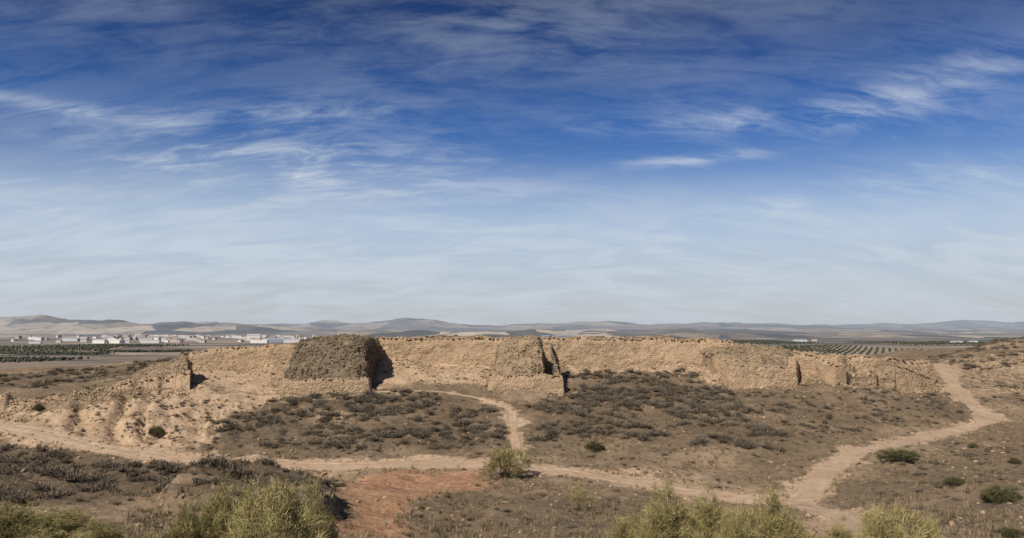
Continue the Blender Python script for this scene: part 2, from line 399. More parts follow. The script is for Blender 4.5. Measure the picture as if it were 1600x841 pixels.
# ------------------------------------------------------------------ masonry
def resample(pts, res):
    pts = np.array(pts, float); seg = np.linalg.norm(np.diff(pts, axis=0), axis=1)
    S = np.concatenate([[0], np.cumsum(seg)]); k = int(S[-1]/res)+2; s = np.linspace(0, S[-1], k)
    return np.stack([np.interp(s, S, pts[:,0]), np.interp(s, S, pts[:,1])], -1), s
def masonry(s, z, cw, ch, seed):
    wv = .6*fbm(s*.35, z*.3, seed, 3)
    row = np.floor(z/ch+wv); o = _h(row, row*0, 3, seed)
    cx = s/cw*(0.75+.5*_h(row, row*0+5, 1, seed))+o*7; ci = np.floor(cx); r = _h(ci, row, 7, seed)
    fx = np.abs(cx-ci-.5)*2; fz = z/ch+wv-row; fz = np.abs(fz-.5)*2
    edge = np.maximum(fx**4, fz**4)
    return r, 1-edge
def wall_part(name, pts, zt, zb=None, thick=1.2, batter=.08, jag=.3, amp=.12, res=.12, mat=None, seed=1, cw=.42, ch=.24, nrub=0, rs=(.06,.17), gap=0., tcut=.3, er=1.):
    p, s = resample(pts, res); t = np.gradient(p, axis=0); t /= np.linalg.norm(t, axis=1)[:,None]+1e-9
    for _ in range(2): t[1:-1] = (t[:-2]+t[1:-1]+t[2:])/3
    nf = np.stack([t[:,1], -t[:,0]], -1); nf /= np.linalg.norm(nf, axis=1)[:,None]
    base = H(p[:,0], p[:,1]) if zb is None else zb(s/s[-1])
    base = np.minimum(base, H(p[:,0]+nf[:,0], p[:,1]+nf[:,1]))-.5
    top = zt(s/s[-1], p[:,0])
    top = top+jag*(fbm(s*.35, s*0, seed, 3)+.7*fbm(s*1.3, s*0+4, seed+3, 3))
    if gap: top = top-gap*sstep(.0, .45, fbm(s*.11, s*0+2, seed+12, 3))
    top = np.maximum(top, base+.55)
    nr = max(4, int((top-base).max()/res)); T = np.linspace(0, 1, nr)
    z = base[None]+(top-base)[None]*T[:,None]; SS = np.repeat(s[None], nr, 0)
    r, e = masonry(SS, z, cw, ch, seed)
    ero = er*sstep(-.1, .35, fbm(SS*.28, z*.5, seed+31, 3))
    disp = batter*(top[None]-z)+(.07*(r-.5)+.06*e)*(1-.7*ero)+amp*fbm(SS*.5, z*.7, seed+9, 4)-.10*ero+.04*fbm(SS*3, z*3, seed+2, 3)
    disp = disp-tcut*sstep(.8, 1, T)[:,None]**2*(.3+.7*vn2(SS*.8, z*.5, seed+77))
    F1 = np.concatenate([p[None]+nf[None]*disp[...,None], z[...,None]], -1)
    kt = np.linspace(0, 1, max(5, int(thick/.2)))[1:]
    tz = top[None]+.14*fbm(SS[:1]*2.2+0*kt[:,None], kt[:,None]*thick*2.2+0*SS[:1], seed+20, 3)
    F2 = np.concatenate([(p[None]+nf[None]*disp[-1][None,:,None])-nf[None]*(kt[:,None,None]*thick), tz[...,None]], -1)
    F3 = F2[-1:].copy(); F3[...,2] = base
    V = np.concatenate([F1, F2, F3]); tone = np.concatenate([r*(1-ero)+.6*ero, .4+.5*fbm(F2[...,0]*3, F2[...,1]*3, seed, 2), r[:1]])
    nR, nC = V.shape[:2]; ids = np.arange(nR*nC).reshape(nR, nC)
    fs = [gridf(nR, nC), ids[:,0], ids[:,-1][::-1]]
    verts = V.reshape(-1,3); tone = tone.ravel()
    if nrub:
        rg = np.random.RandomState(seed); k = rg.randint(0, nC, nrub); w = rg.uniform(-.1, 1, nrub)
        pp = np.concatenate([p[k]-nf[k]*(w*thick)[:,None], (top[k]+rg.uniform(-.06,.08,nrub))[:,None]], -1)
        k2 = rg.randint(0, nC, nrub//2); w2 = np.abs(rg.normal(0, .9, nrub//2))+.2
        q2 = p[k2]+nf[k2]*(w2+batter*(top-base)[k2])[:,None]
        pp2 = np.concatenate([q2, (H(q2[:,0], q2[:,1])+.03)[:,None]], -1)
        rv, rf, rt = rocks(np.vstack([pp, pp2]), rg.uniform(*rs, nrub+nrub//2), rng=rg)
        fs = [gridf(nR, nC), rf+len(verts), ids[:,0], ids[:,-1][::-1]]
        verts = np.vstack([verts, rv]); tone = np.concatenate([tone, rt])
    return verts, fs, tone
def place(name, data, mat, origin, par=None, **props):
    v, f, t = data; v = v-np.array(origin)
    o = obj(name, mesh_np(name, v, f, {'tone': t}), mat, (0,0,0) if par else origin, **props)
    if par: o.parent = par
    return o
def z_at(v, d): return (V0-v)/F*d
def tops(us, vs, d):
    return lambda q, x: np.interp(q, us, [z_at(v, d) for v in vs])

def curtain(u0, u1, seed, label, rub=160, jag=.28, amp=.24, er=1.):
    xs_ = [c for c in CURT if (u0-U0)/F*101 < c[0] < (u1-U0)/F*101]
    a = ((u0-U0)/F*101, np.interp((u0-U0)/F*101, [c[0] for c in CURT], [c[1] for c in CURT]))
    b_ = ((u1-U0)/F*101, np.interp((u1-U0)/F*101, [c[0] for c in CURT], [c[1] for c in CURT]))
    pts = [a]+xs_+[b_]; mid = ((a[0]+b_[0])/2, (a[1]+b_[1])/2)
    dt = wall_part('w', pts, lambda q, x: ztop(x)+.14, thick=1.5, jag=jag, amp=amp, seed=seed, nrub=rub, batter=.12, er=er)
    place('curtain_wall', dt, m_wall, (mid[0], mid[1], Hs(mid[0], mid[1]-1.5)), label=label, category='wall', group='walls of the ruined hill fortress')
curtain(303, 470, 11, 'crumbling pale limestone fortress wall beside a sloping rubble bastion', 200, .18, .14, .6)
curtain(562, 800, 22, 'long low beige fortress wall joining two rubble bastions', 400)
curtain(848, 1145, 33, 'long beige stone fortress wall with uneven broken top', 500)
curtain(1245, 1478, 44, 'low eroded stretch of pale fortress wall ending beside a track', 400, .3, .2, .6)

def loft(base, top, zt, seed, amp=.3, res=.2, dome=.3, nrocks=900, rsize=(.05,.18), fp=1.35, jz=.35, rnd=4, slump=.55):
    f = lambda t: t**fp
    base = np.array(base, float); top = np.array(top, float); m_ = len(base); B = []; Tt = []; ZT = []
    for i in range(m_):
        j = (i+1) % m_; k = max(2, int(np.linalg.norm(base[j]-base[i])/res)); q = np.linspace(0, 1, k, endpoint=False)[:,None]
        B.append(base[i]+(base[j]-base[i])*q); Tt.append(top[i]+(top[j]-top[i])*q); ZT.append(zt[i]+(zt[j]-zt[i])*q[:,0])
    B = np.vstack(B); Tt = np.vstack(Tt); ZT = np.concatenate(ZT); M = len(B)
    for _ in range(rnd):
        Tt = (np.roll(Tt,3,0)+Tt*2+np.roll(Tt,-3,0))/4
    cen = Tt.mean(0)
    ZB = H(B[:,0], B[:,1])-.6
    t_ = np.roll(B, -1, 0)-np.roll(B, 1, 0); no = np.stack([t_[:,1], -t_[:,0]], -1); no /= np.linalg.norm(no, axis=1)[:,None]
    for _ in range(3): no = (np.roll(no,1,0)+no+np.roll(no,-1,0))/3
    ZT = ZT+jz*fbm(B[:,0]*.6, B[:,1]*.6, seed, 3)-.45*slump
    nr = int((ZT-ZB).max()/res)+2; T = np.linspace(0, 1, nr)
    XY_ = B[None]+(Tt-B)[None]*f(T)[:,None,None]; Zz = ZB[None]+(ZT-ZB)[None]*T[:,None]
    dn = amp*(fbm(XY_[...,0]*.55+Zz*.5, XY_[...,1]*.55+Zz*.6, seed+4, 4)) + .14*fbm(XY_[...,0]*2.5+Zz, XY_[...,1]*2.5+Zz*2.3, seed+8, 2)
    dn = dn-slump*sstep(.80,1,T)[:,None]**1.5
    XY_ = XY_+no[None]*dn[...,None]
    rings = [np.concatenate([XY_, Zz[...,None]], -1)]
    for k in np.linspace(0, 1, 14)[1:]:
        r_ = XY_[-1]+(cen-XY_[-1])*k; z_ = ZT*(1-k)+ZT.mean()*k+(dome+.45*slump)*(1-(1-k)**2.5)+.3*fbm(r_[:,0]*1.1, r_[:,1]*1.1, seed+6, 3)*(k<1)
        rings.append(np.concatenate([r_, z_[:,None]], -1)[None])
    V = np.concatenate(rings); nR = len(V)
    i, j = np.meshgrid(np.arange(nR-1), np.arange(M), indexing='ij'); a = (i*M+j).ravel(); a2 = (i*M+(j+1)%M).ravel()
    fs = np.stack([a, a2, a2+M, a+M], 1)
    verts = V.reshape(-1,3); rg = np.random.RandomState(seed)
    tone = .5+.5*fbm(verts[:,0]*3+verts[:,2]*2, verts[:,1]*3-verts[:,2]*2, seed, 2)
    q0, q1, q2 = verts[fs[:,0]], verts[fs[:,1]], verts[fs[:,3]]
    ar = np.linalg.norm(np.cross(q1-q0, q2-q0), axis=1); ctr0 = verts[fs].mean(1)
    ar = ar*(.15+sstep(-.25,.2,fbm(ctr0[:,0]*.5+ctr0[:,2]*.3, ctr0[:,1]*.5+ctr0[:,2]*.6, seed+40, 3)))
    k = rg.choice(len(fs), nrocks, p=ar/ar.sum())
    ctr = ctr0[k]
    rv, rf, rt = rocks(ctr+rg.normal(0,.05,(nrocks,3)), (rsize[0]+(rsize[1]-rsize[0])*rg.uniform(0,1,nrocks)**1.5)*rg.uniform(.7,1.2,nrocks), .85, rg)
    return np.vstack([verts, rv]), [fs, rf+len(verts)], np.concatenate([tone, rt])

def bastion(label, base, top, zt, seed, course_pts, course_z, mat, nrocks=2000, extra=None, amp=.3, dome=.3, cbat=.10, cmat=None, **kw):
    cx = np.mean([q[0] for q in base]); cy = np.mean([q[1] for q in base]); org = (cx, cy, Hs(cx, min(q[1] for q in base)))
    e = obj('bastion', None, None, org, label=label, category='ruined tower', group='bastions of the ruined hill fortress')
    place('rubble_core', loft(base, top, zt, seed, amp=amp, dome=dome, nrocks=nrocks, **kw), mat, org, e)
    place('stone_footing', wall_part('c', course_pts, course_z, thick=.9, batter=cbat, jag=.28, amp=.10, seed=seed+50, cw=.5, ch=.27, nrub=160, er=.5, tcut=.15), cmat or m_course, org, e)
    if extra:
        for nm, dt, mt_ in extra: place(nm, dt, mt_, org, e)
bastion('steep grey-brown rubble bastion on a pale masonry footing, shadowed flank',
   [XY(438,89.2),XY(573,89.4),XY(600,103),XY(470,103)],
   [XY(464,93.2),XY(571,90.8),XY(598,102.5),XY(487,102.5)],
   [z_at(532,93.2),z_at(528,90.8),z_at(528,102),z_at(531,102)], 101,
   [XY(455,97),XY(431,88.4),XY(500,88.2),XY(576,88.8),XY(581,91)], tops([0,.25,.7,1],[588,594,592,594],88.5), m_rub, nrocks=6000, dome=.3, amp=.5, rnd=3, slump=.4, fp=1.2, jz=.5)
fin = loft([XY(869,90.6),XY(880,90.3),XY(876,96),XY(868,96)],[XY(860,92),XY(868,91.8),XY(867,95),XY(861,95)],[z_at(538,92),z_at(562,91.8),z_at(548,95),z_at(535,95)],131,amp=.18,dome=.0,nrocks=400,rnd=0,slump=.05)
bastion('broken tan rubble bastion with collapsed corner and pale stepped footing',
   [XY(769,90.6),XY(853,91.0),XY(842,103),XY(775,103)],
   [XY(781,94.2),XY(846,92.2),XY(838,102.5),XY(783,102.5)],
   [z_at(534,94.2),z_at(528,92.6),z_at(531,102),z_at(532,102)], 111,
   [XY(776,97),XY(764,89.5),XY(820,89.3),XY(879,89.5),XY(874,92)], tops([0,.35,.8,1],[578,585,587,592],89.5), m_rub2, nrocks=2600,
   extra=[('leaning_masonry', fin, m_rub2)], dome=.2, amp=.4, rnd=2, slump=.3, fp=1.2, jz=.5, cmat=m_wall)
bastion('broad low bastion of earthy rubble above pale masonry faces',
   [XY(1146,93.6),XY(1238,93.8),XY(1244,104),XY(1075,104)],
   [XY(1152,96.0),XY(1232,96.5),XY(1236,103.5),XY(1066,103)],
   [z_at(566,96.),z_at(562,96.5),z_at(545,103.5),z_at(533,103)], 121,
   [XY(1110,101.6),XY(1141,92.8),XY(1200,92.8),XY(1244,93.4),XY(1246,98)], tops([0,.42,.75,1],[554,572,575,562],93), m_rub2, nrocks=3000, dome=.6, amp=.4, rnd=2, slump=.3, fp=1., cmat=m_wall)
def lowwall(pts, tp, seed, label, mat=m_wall, thick=1.2, rub=150, bat=.08, jag=.18, amp=.1, gap=0, er=.4):
    mx = np.mean([q[0] for q in pts]); my = np.mean([q[1] for q in pts])
    place('fortress_wall', wall_part('w', pts, tp, thick=thick, batter=bat, jag=jag, amp=amp, seed=seed, nrub=rub, gap=gap, er=er), mat, (mx, my, Hs(mx, my-1)), label=label, category='wall', group='walls of the ruined hill fortress')
def T2(us, zs): return lambda q, x: np.interp(q, us, zs)
lowwall([XY(1240,99.5),XY(1275,96.3),XY(1308,92.6)], T2([0,.5,1],[z_at(549,99.5),z_at(557,96.3),z_at(571,92.6)]), 201, 'pale angled masonry wall stepping down beside a bastion', m_wall, er=.8)
lowwall([XY(1307,92.7),XY(1330,94.5),XY(1368,96.5)], T2([0,.4,1],[z_at(572,92.7),z_at(584,94.5),z_at(578,96.5)]), 202, 'low pale rubble wall remnant on a slope', m_wall, rub=200, jag=.35)
lowwall([XY(1396,97.2),XY(1430,98.5),XY(1462,100.5)], T2([0,.5,1],[z_at(570,97.2),z_at(580,98.5),z_at(592,100.5)]), 205, 'crumbling pale wall end beside a dirt track', m_wall, rub=220, jag=.3)
tw = loft([XY(1362,96.8),XY(1400,96.4),XY(1408,102),XY(1362,102)],[XY(1368,98.0),XY(1396,97.4),XY(1400,101.5),XY(1369,101.5)],[z_at(571,97.6),z_at(569,97.2),z_at(564,101.5),z_at(566,101.5)],211,amp=.3,dome=.1,nrocks=500,rnd=1,slump=.2,fp=1.)
ox, oy = XY(1384,99.5); place('tower_stump', tw, m_rub2, (ox,oy,Hs(ox,oy-2)), label='small square stone tower stump joined to low walls', category='ruined tower')
md = loft([XY(1308,95.2),XY(1338,96),XY(1345,103),XY(1285,103)],[XY(1308,98.5),XY(1324,99),XY(1334,102),XY(1296,102)],[z_at(569,98),z_at(571,98.5),z_at(562,102),z_at(558,102)],221,amp=.4,dome=.2,nrocks=1000)
ox, oy = XY(1318,98.5); place('rubble_mound', md, m_rub2, (ox,oy,Hs(ox,oy-4)), label='grey heap of fallen wall stones on the slope', category='rubble')
lowwall([(-66,79),XY(0,81),XY(80,83),XY(160,85),XY(230,87),XY(297,88.5)],
        T2([0,.2,.4,.6,.8,1],[-8.5,z_at(631,81),z_at(620,83),z_at(606,85),z_at(592,87),z_at(576,88.5)]), 206, 'low broken earth and stone bank descending a bare slope', m_wall, thick=2.6, rub=1200, bat=.8, jag=.4, amp=.5, gap=.8, er=1)
md = loft([XY(188,87),XY(295,89.2),XY(300,96),XY(205,98)],[XY(238,91.5),XY(292,89.8),XY(295,94),XY(238,95)],[z_at(577,91),z_at(559,90.2),z_at(558,94),z_at(570,95)],231,amp=.5,dome=.0,nrocks=1500,rnd=2,slump=.25)
ox, oy = XY(250,93); place('bastion_remnant', md, m_rub2, (ox,oy,Hs(ox,oy-4)), label='eroded dark rubble bastion stump with sheer broken end', category='ruined tower')

# ------------------------------------------------------------------ shrubs
def shrub_geo(rg, nl=190):
    core = ICO*(1+rg.uniform(-.2,.2,(12,1)))*np.array([.27,.27,.17])+np.array([0,0,.10])
    a = rg.uniform(0, 2*np.pi, nl); zc = rg.uniform(0, 1, nl); rr = np.sqrt(1-zc**2)
    dv = np.stack([rr*np.cos(a), rr*np.sin(a), zc], -1)
    lump = 1+.28*np.sin(a*3+rg.uniform(0,6))+.15*np.sin(a*5+zc*6)
    c0 = dv*np.array([.42,.42,.34])*(lump*rg.uniform(.5,1.15,nl))[:,None]+np.array([0,0,.03])
    s = rg.uniform(.03,.075,nl)[:,None]
    o1 = rg.normal(0,1,(nl,3)); o1 /= np.linalg.norm(o1,axis=1)[:,None]; o2 = rg.normal(0,1,(nl,3)); o2 /= np.linalg.norm(o2,axis=1)[:,None]
    up = dv*.12+np.array([0,0,.05])
    v = np.stack([c0+o1*s*.6, c0-o1*s*.6, c0+up+o2*s*.5], 1).reshape(-1,3)
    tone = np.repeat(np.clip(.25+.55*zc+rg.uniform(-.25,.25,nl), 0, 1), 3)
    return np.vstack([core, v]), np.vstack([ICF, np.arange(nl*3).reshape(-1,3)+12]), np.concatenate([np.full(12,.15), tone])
SH = [shrub_geo(np.random.RandomState(300+i)) for i in range(6)]
pts = []
def scatter(poly, dens, smin, smax, cl=.0, seed=0, plat=False):
    poly = np.array(poly); lo = poly.min(0); hi = poly.max(0); A_ = (hi-lo).prod(); k = int(A_*dens)
    rg = np.random.RandomState(seed); q = lo+rg.uniform(0,1,(k,2))*(hi-lo)
    ok = sd_poly(q[:,0]+2.2*fbm(q[:,0]*.4,q[:,1]*.4,7,3), q[:,1]+2.2*fbm(q[:,0]*.4,q[:,1]*.4,9,3), poly) < 0
    ok &= path_d(q[:,0], q[:,1]) > .5
    ok &= sd_poly(q[:,0], q[:,1], RR) > -.3
    ok &= fbm(q[:,0]*.45, q[:,1]*.45, 77+seed, 3)+rg.normal(0,.12,k) > cl
    if not plat: ok &= sd_poly(q[:,0], q[:,1], PLAT) > 1.5
    q = q[ok]; s = rg.uniform(0,1,len(q))**1.8*(smax-smin)+smin
    for (a, b_), c_ in zip(q, s): pts.append((a, b_, c_))
scatter(RA, 2.8, .3, 1.25, -.10, 1); scatter(RB, 3.0, .3, 1.2, -.10, 2); scatter(RC, 1.9, .25, .9, .04, 3)
scatter(RD, 2.0, .35, 1.4, -.04, 4); scatter(RE, 2.0, .35, 1.3, -.08, 5); scatter(RF, .5, .5, 1.5, 0, 6); scatter(RG, .5, .3, .9, 0, 7)
scatter(RH, .9, .2, .5, -.1, 8); scatter(RI, .9, .2, .6, -.1, 9); scatter(RDY, .8, .3, .7, 0.1, 10)
scatter([(-60,30),(60,30),(66,150),(-66,150)], .35, .2, .6, -.2, 12)
scatter([(x_, y_-.3) for x_, y_ in PLAT], .9, .25, .75, -.05, 14, plat=True)
scatter([(60,112),(64,148),(92,150),(88,118)], 1.0, .4, 1.2, -.1, 15)
pts = np.array(pts)
pz = H(pts[:,0], pts[:,1]); app = pts[:,2]/pts[:,1]
inv = (np.abs(pts[:,0]/pts[:,1]) < .65) & ((pz/pts[:,1]) > -.27)
order = np.argsort(-(app*inv)); ind = order[:300]; rest = order[300:]
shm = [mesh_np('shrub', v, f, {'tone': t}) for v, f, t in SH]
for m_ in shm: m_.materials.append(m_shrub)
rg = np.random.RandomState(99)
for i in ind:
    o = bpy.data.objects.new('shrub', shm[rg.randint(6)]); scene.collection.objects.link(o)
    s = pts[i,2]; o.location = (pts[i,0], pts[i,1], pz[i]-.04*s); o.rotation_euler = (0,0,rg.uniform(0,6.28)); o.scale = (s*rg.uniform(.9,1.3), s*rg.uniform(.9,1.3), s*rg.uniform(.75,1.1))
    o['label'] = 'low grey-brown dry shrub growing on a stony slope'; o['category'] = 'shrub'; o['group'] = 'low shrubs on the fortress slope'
def merge_inst(geos, P_, s3, rot, pick):
    V=[];Fc=[];T=[];off=0
    for gi, (v, f, t) in enumerate(geos):
        k = np.nonzero(pick==gi)[0]
        if not len(k): continue
        w = rotz(v[None]*s3[k][:,None], rot[k][:,None])+P_[k][:,None]
        V.append(w.reshape(-1,3)); Fc.append((f[None]+np.arange(len(k))[:,None,None]*len(v)).reshape(-1,f.shape[1])+off)
        T.append((t[None]+rg.uniform(-.2,.2,(len(k),1))).ravel()); off += len(k)*len(v)
    return np.vstack(V), np.vstack(Fc), np.concatenate(T)
k = len(rest); s = pts[rest,2]
s3 = np.stack([s*rg.uniform(.9,1.3,k), s*rg.uniform(.9,1.3,k), s*rg.uniform(.75,1.1,k)], -1)
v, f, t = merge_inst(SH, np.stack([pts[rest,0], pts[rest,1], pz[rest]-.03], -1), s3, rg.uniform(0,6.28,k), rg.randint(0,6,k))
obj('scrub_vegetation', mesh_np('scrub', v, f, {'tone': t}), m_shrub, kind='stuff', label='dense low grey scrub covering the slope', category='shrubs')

rs = np.random.RandomState(5); k = 8000
yy = rs.uniform(28,150,k)**1; xx = rs.uniform(-.68,.68,k)*yy
ok = (fbm(xx*.25, yy*.25, 91, 3) > -.15) & (sd_poly(xx,yy,PLAT) > 1) ; xx, yy = xx[ok], yy[ok]
k2 = 3500; cu = np.array(CURT); uu = rs.uniform(cu[0,0], cu[-1,0], k2); dv = np.abs(rs.normal(0,4,k2))+.5
xx = np.concatenate([xx, uu]); yy = np.concatenate([yy, np.interp(uu, cu[:,0], cu[:,1])-dv])
k3 = 1800; uu = rs.uniform(-58,-34,k3); xx = np.concatenate([xx, uu]); yy = np.concatenate([yy, 80+(uu+58)*.35-np.abs(rs.normal(0,3.5,k3))])
for pth, w_, kk_ in [(MAIN,1.3,900),(RIGHT,.95,500)]:
    ii = rs.randint(1, len(pth)-1, kk_); tt_ = pth[ii+1]-pth[ii-1]; tt_ /= np.linalg.norm(tt_,axis=1)[:,None]; of = rs.choice([-1,1],kk_)*(w_+rs.normal(0,.35,kk_))
    xx = np.concatenate([xx, pth[ii,0]-tt_[:,1]*of]); yy = np.concatenate([yy, pth[ii,1]+tt_[:,0]*of+rs.uniform(-.5,.5,kk_)])
sz = rs.uniform(0,1,len(xx))**4*.16+.03
v, f, t = rocks(np.stack([xx,yy,H(xx,yy)+sz*.15],-1), sz, .7, rs)
obj('loose_stones', mesh_np('stones', v, f, {'tone': t}), m_course, kind='stuff', label='loose pale stones scattered over the dry ground', category='stones')

def tuft(rg, nb=16):
    a = rg.uniform(0,6.28,nb); l = rg.uniform(.12,.28,nb); w = .012; o = rg.uniform(0,.10,nb)
    b0 = np.stack([o*np.cos(a*3), o*np.sin(a*3), 0*a], -1); tip = b0+np.stack([np.cos(a)*l*.5, np.sin(a)*l*.5, l], -1)
    sd = np.stack([-np.sin(a), np.cos(a), 0*a], -1)*w
    return np.stack([b0-sd, b0+sd, tip], 1).reshape(-1,3), np.arange(nb*3).reshape(-1,3), np.repeat(rg.uniform(.2,1,nb),3)
TG = [tuft(np.random.RandomState(i)) for i in range(4)]
k = 14000; yy = rs.uniform(20,85,k); xx = rs.uniform(-.68,.68,k)*yy
ok = (path_d(xx,yy) > .1) & (fbm(xx*.3, yy*.3, 97, 3) > -.15) & (sd_poly(xx,yy,RR) > -.8) & (sd_poly(xx,yy,RD) > -3); xx, yy = xx[ok], yy[ok]; k = len(xx)
s = rs.uniform(.6,1.7,k); v, f, t = merge_inst(TG, np.stack([xx,yy,H(xx,yy)-.02],-1), np.stack([s,s,s],-1), rs.uniform(0,6.28,k), rs.randint(0,4,k))
obj('dry_grass', mesh_np('grass', v, f, {'tone': t}), m_grass, kind='stuff', label='sparse tufts of dry grass', category='grass')

# ------------------------------------------------------------------ broom bushes
def broom(seed, ncl=260, nbl=64, blade=.0042, low=.08, zs=1.):
    rg = np.random.RandomState(seed)
    a = rg.uniform(0,6.28,ncl); r = rg.uniform(0,1,ncl)**.55; lump = .82+.20*np.sin(a*2+seed)+.14*np.sin(a*5+seed*2)
    topz = np.sqrt(np.clip(1-(r*.95)**2.4, 0, 1))*(.84+.16*np.sin(a*3+seed)+rg.uniform(-.12,.12,ncl))
    zc = topz*rg.uniform(.2,1.,ncl)**.5*.93
    hx = np.stack([r*np.cos(a)*.88*lump, r*np.sin(a)*.88*lump, np.maximum(zc, low)], -1)
    kk = np.repeat(np.arange(ncl), nbl); N_ = len(kk)
    b0 = hx[kk]+rg.normal(0,.055,(N_,3))*np.array([1,1,zs]); b0[:,2] = np.maximum(b0[:,2], .0)
    out = np.stack([hx[kk,0], hx[kk,1], 0*kk], -1)*.8
    dr = out+np.array([0,0,.5])+rg.normal(0,.45,(N_,3)); dr /= np.linalg.norm(dr,axis=1)[:,None]
    l = rg.uniform(.05,.17,N_)[:,None]*rg.uniform(.7,1.3,ncl)[kk][:,None]
    zv = np.array([1,1,zs])
    mid = b0+dr*l*.55*zv; tip = mid+(dr+rg.normal(0,.35,(N_,3)))*l*.5*zv
    sd = np.cross(dr, rg.normal(0,1,(N_,3))); sd /= np.linalg.norm(sd,axis=1)[:,None]; w = blade*rg.uniform(.6,1.4,(N_,1))*zv
    v = np.stack([b0-sd*w, b0+sd*w, mid+sd*w*.8, mid-sd*w*.8, tip], 1).reshape(-1,3)
    i5 = np.arange(N_)[:,None]*5
    q = i5+np.array([[0,1,2,3]]); t3 = i5+np.array([[3,2,4]])
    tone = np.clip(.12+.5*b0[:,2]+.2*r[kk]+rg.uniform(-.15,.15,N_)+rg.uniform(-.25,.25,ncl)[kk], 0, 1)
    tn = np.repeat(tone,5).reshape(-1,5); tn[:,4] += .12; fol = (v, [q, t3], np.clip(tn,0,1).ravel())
    V=[];Q=[];off=0
    for i in range(0, ncl, 3):
        p0 = np.array([rg.normal(0,.06), rg.normal(0,.06), -.05]); p2 = hx[i]; p1 = (p0+p2)/2+np.array([0,0,.08])*rg.uniform(-1,1.)-np.array([hx[i,0],hx[i,1],0])*.12
        tt = np.linspace(0,1,6)[:,None]; c_ = (1-tt)**2*p0+2*tt*(1-tt)*p1+tt**2*p2
        rad = .012*(1-tt*.75)
        ang = np.arange(4)*np.pi/2
        ring = c_[:,None]+rad[:,None]*np.stack([np.cos(ang),np.sin(ang),0*ang],-1)[None]
        V.append(ring.reshape(-1,3))
        for s_ in range(5):
            for e_ in range(4): Q.append((off+s_*4+e_, off+s_*4+(e_+1)%4, off+(s_+1)*4+(e_+1)%4, off+(s_+1)*4+e_))
        off += 24
    V = np.vstack(V); return fol, (V, np.array(Q), np.full(len(V), .5))
BR = []
for sd_, kw in [(1,dict(zs=.6)),(2,dict(zs=.6)),(3,dict(zs=.6)),(4,dict(ncl=60,nbl=34)),(5,dict(ncl=200,nbl=26,blade=.010)),(6,dict(ncl=120,nbl=34,blade=.007))]:
    fo, br = broom(sd_, **kw)
    BR.append((mesh_np('foliage', fo[0], fo[1], {'tone': fo[2]}), mesh_np('branches', br[0], br[1], {'tone': br[2]})))
gb = {}
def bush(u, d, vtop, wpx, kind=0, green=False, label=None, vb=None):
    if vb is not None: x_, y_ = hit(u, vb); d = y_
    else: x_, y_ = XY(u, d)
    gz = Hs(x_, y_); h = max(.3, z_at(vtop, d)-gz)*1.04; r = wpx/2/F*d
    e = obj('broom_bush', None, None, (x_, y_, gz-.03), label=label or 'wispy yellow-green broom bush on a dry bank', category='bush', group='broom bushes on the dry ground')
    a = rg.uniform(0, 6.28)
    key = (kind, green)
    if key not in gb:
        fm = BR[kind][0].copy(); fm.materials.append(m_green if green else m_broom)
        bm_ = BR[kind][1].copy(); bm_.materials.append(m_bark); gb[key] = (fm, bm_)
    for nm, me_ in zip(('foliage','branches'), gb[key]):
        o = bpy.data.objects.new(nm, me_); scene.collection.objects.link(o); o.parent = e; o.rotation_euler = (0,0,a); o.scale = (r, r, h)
for i, (u, d, vt, w) in enumerate([(15,21,785,170),(95,23,790,150),(150,20,812,90),(300,20.5,776,130),(360,21.5,748,170),(425,20,742,190),(488,22,750,90),(240,18.5,826,80),
    (985,25,800,110),(1045,24,752,140),(1105,26,766,120),(1155,22,786,110),(1210,23,762,150),(1310,24,812,90),(1390,22,782,170),(1448,23,804,90),(1100,19,826,150),(400,17,812,200),(60,17,830,190)]):
    bush(u, d, vt, w, i % 3)
bush(790,0,697,98,5,vb=747,label='rounded wispy broom bush beside a dirt track')
bush(908,0,752,56,3,vb=800,label='thin sparse broom bush on bare ground')
bush(929,0,688,34,4,True,vb=708,label='small green bush on the scrubby slope')
bush(1405,0,702,74,4,True,vb=719,label='low spreading dark green bush near a dirt track')
bush(1490,0,744,40,4,True,vb=760,label='small dark green bush on dry grass')
bush(1562,0,758,80,4,True,vb=786,label='spreading dark green bush on dry grass')
bush(1580,0,824,60,4,True,vb=840,label='small dark green bush on dry grass')
bush(1585,0,714,24,4,True,vb=725,label='small dark green bush on dry grass')
bush(245,0,665,36,4,True,vb=680,label='small dark bush on a bare pale slope')
bush(1520,0,692,20,4,True,vb=700,label='small dark green bush on dry grass')
bush(60,0,630,20,4,True,vb=642,label='small dark bush against a ruined wall')

# ------------------------------------------------------------------ far hills
def hill(name, d, us, vs, w, mat, seed, rough=10., sm=2):
    x_ = np.linspace(-d*1.1, d*1.1, 900); cz = np.interp(x_/d*F+U0, us, [z_at(v, d) for v in vs])
    for _ in range(sm): cz[1:-1] = (cz[:-2]+cz[1:-1]*2+cz[2:])/4
    tt = np.linspace(-1, 1, 41)
    XX = x_[None]+0*tt[:,None]; YY = d+tt[:,None]*w+0*x_[None]+w*.3*fbm(XX/(w*1.2), 0*tt[:,None]+0*XX, seed+3, 3)
    prof = np.cos(tt*np.pi/2)**1.3
    rid = 1-np.abs(fbm(XX/(w*.4), YY/(w*.4), seed, 4))*1.1*np.abs(tt[:,None])**.5
    ZZ = -66+(cz[None]+66+rough*fbm(XX/(w*.3), YY/(w*.6), seed+9, 4))*prof[:,None]*rid
    me = mesh_np(name, np.stack([XX,YY,ZZ],-1).reshape(-1,3), gridf(41,900), smooth=True)
    obj(name, me, mat, kind='structure')
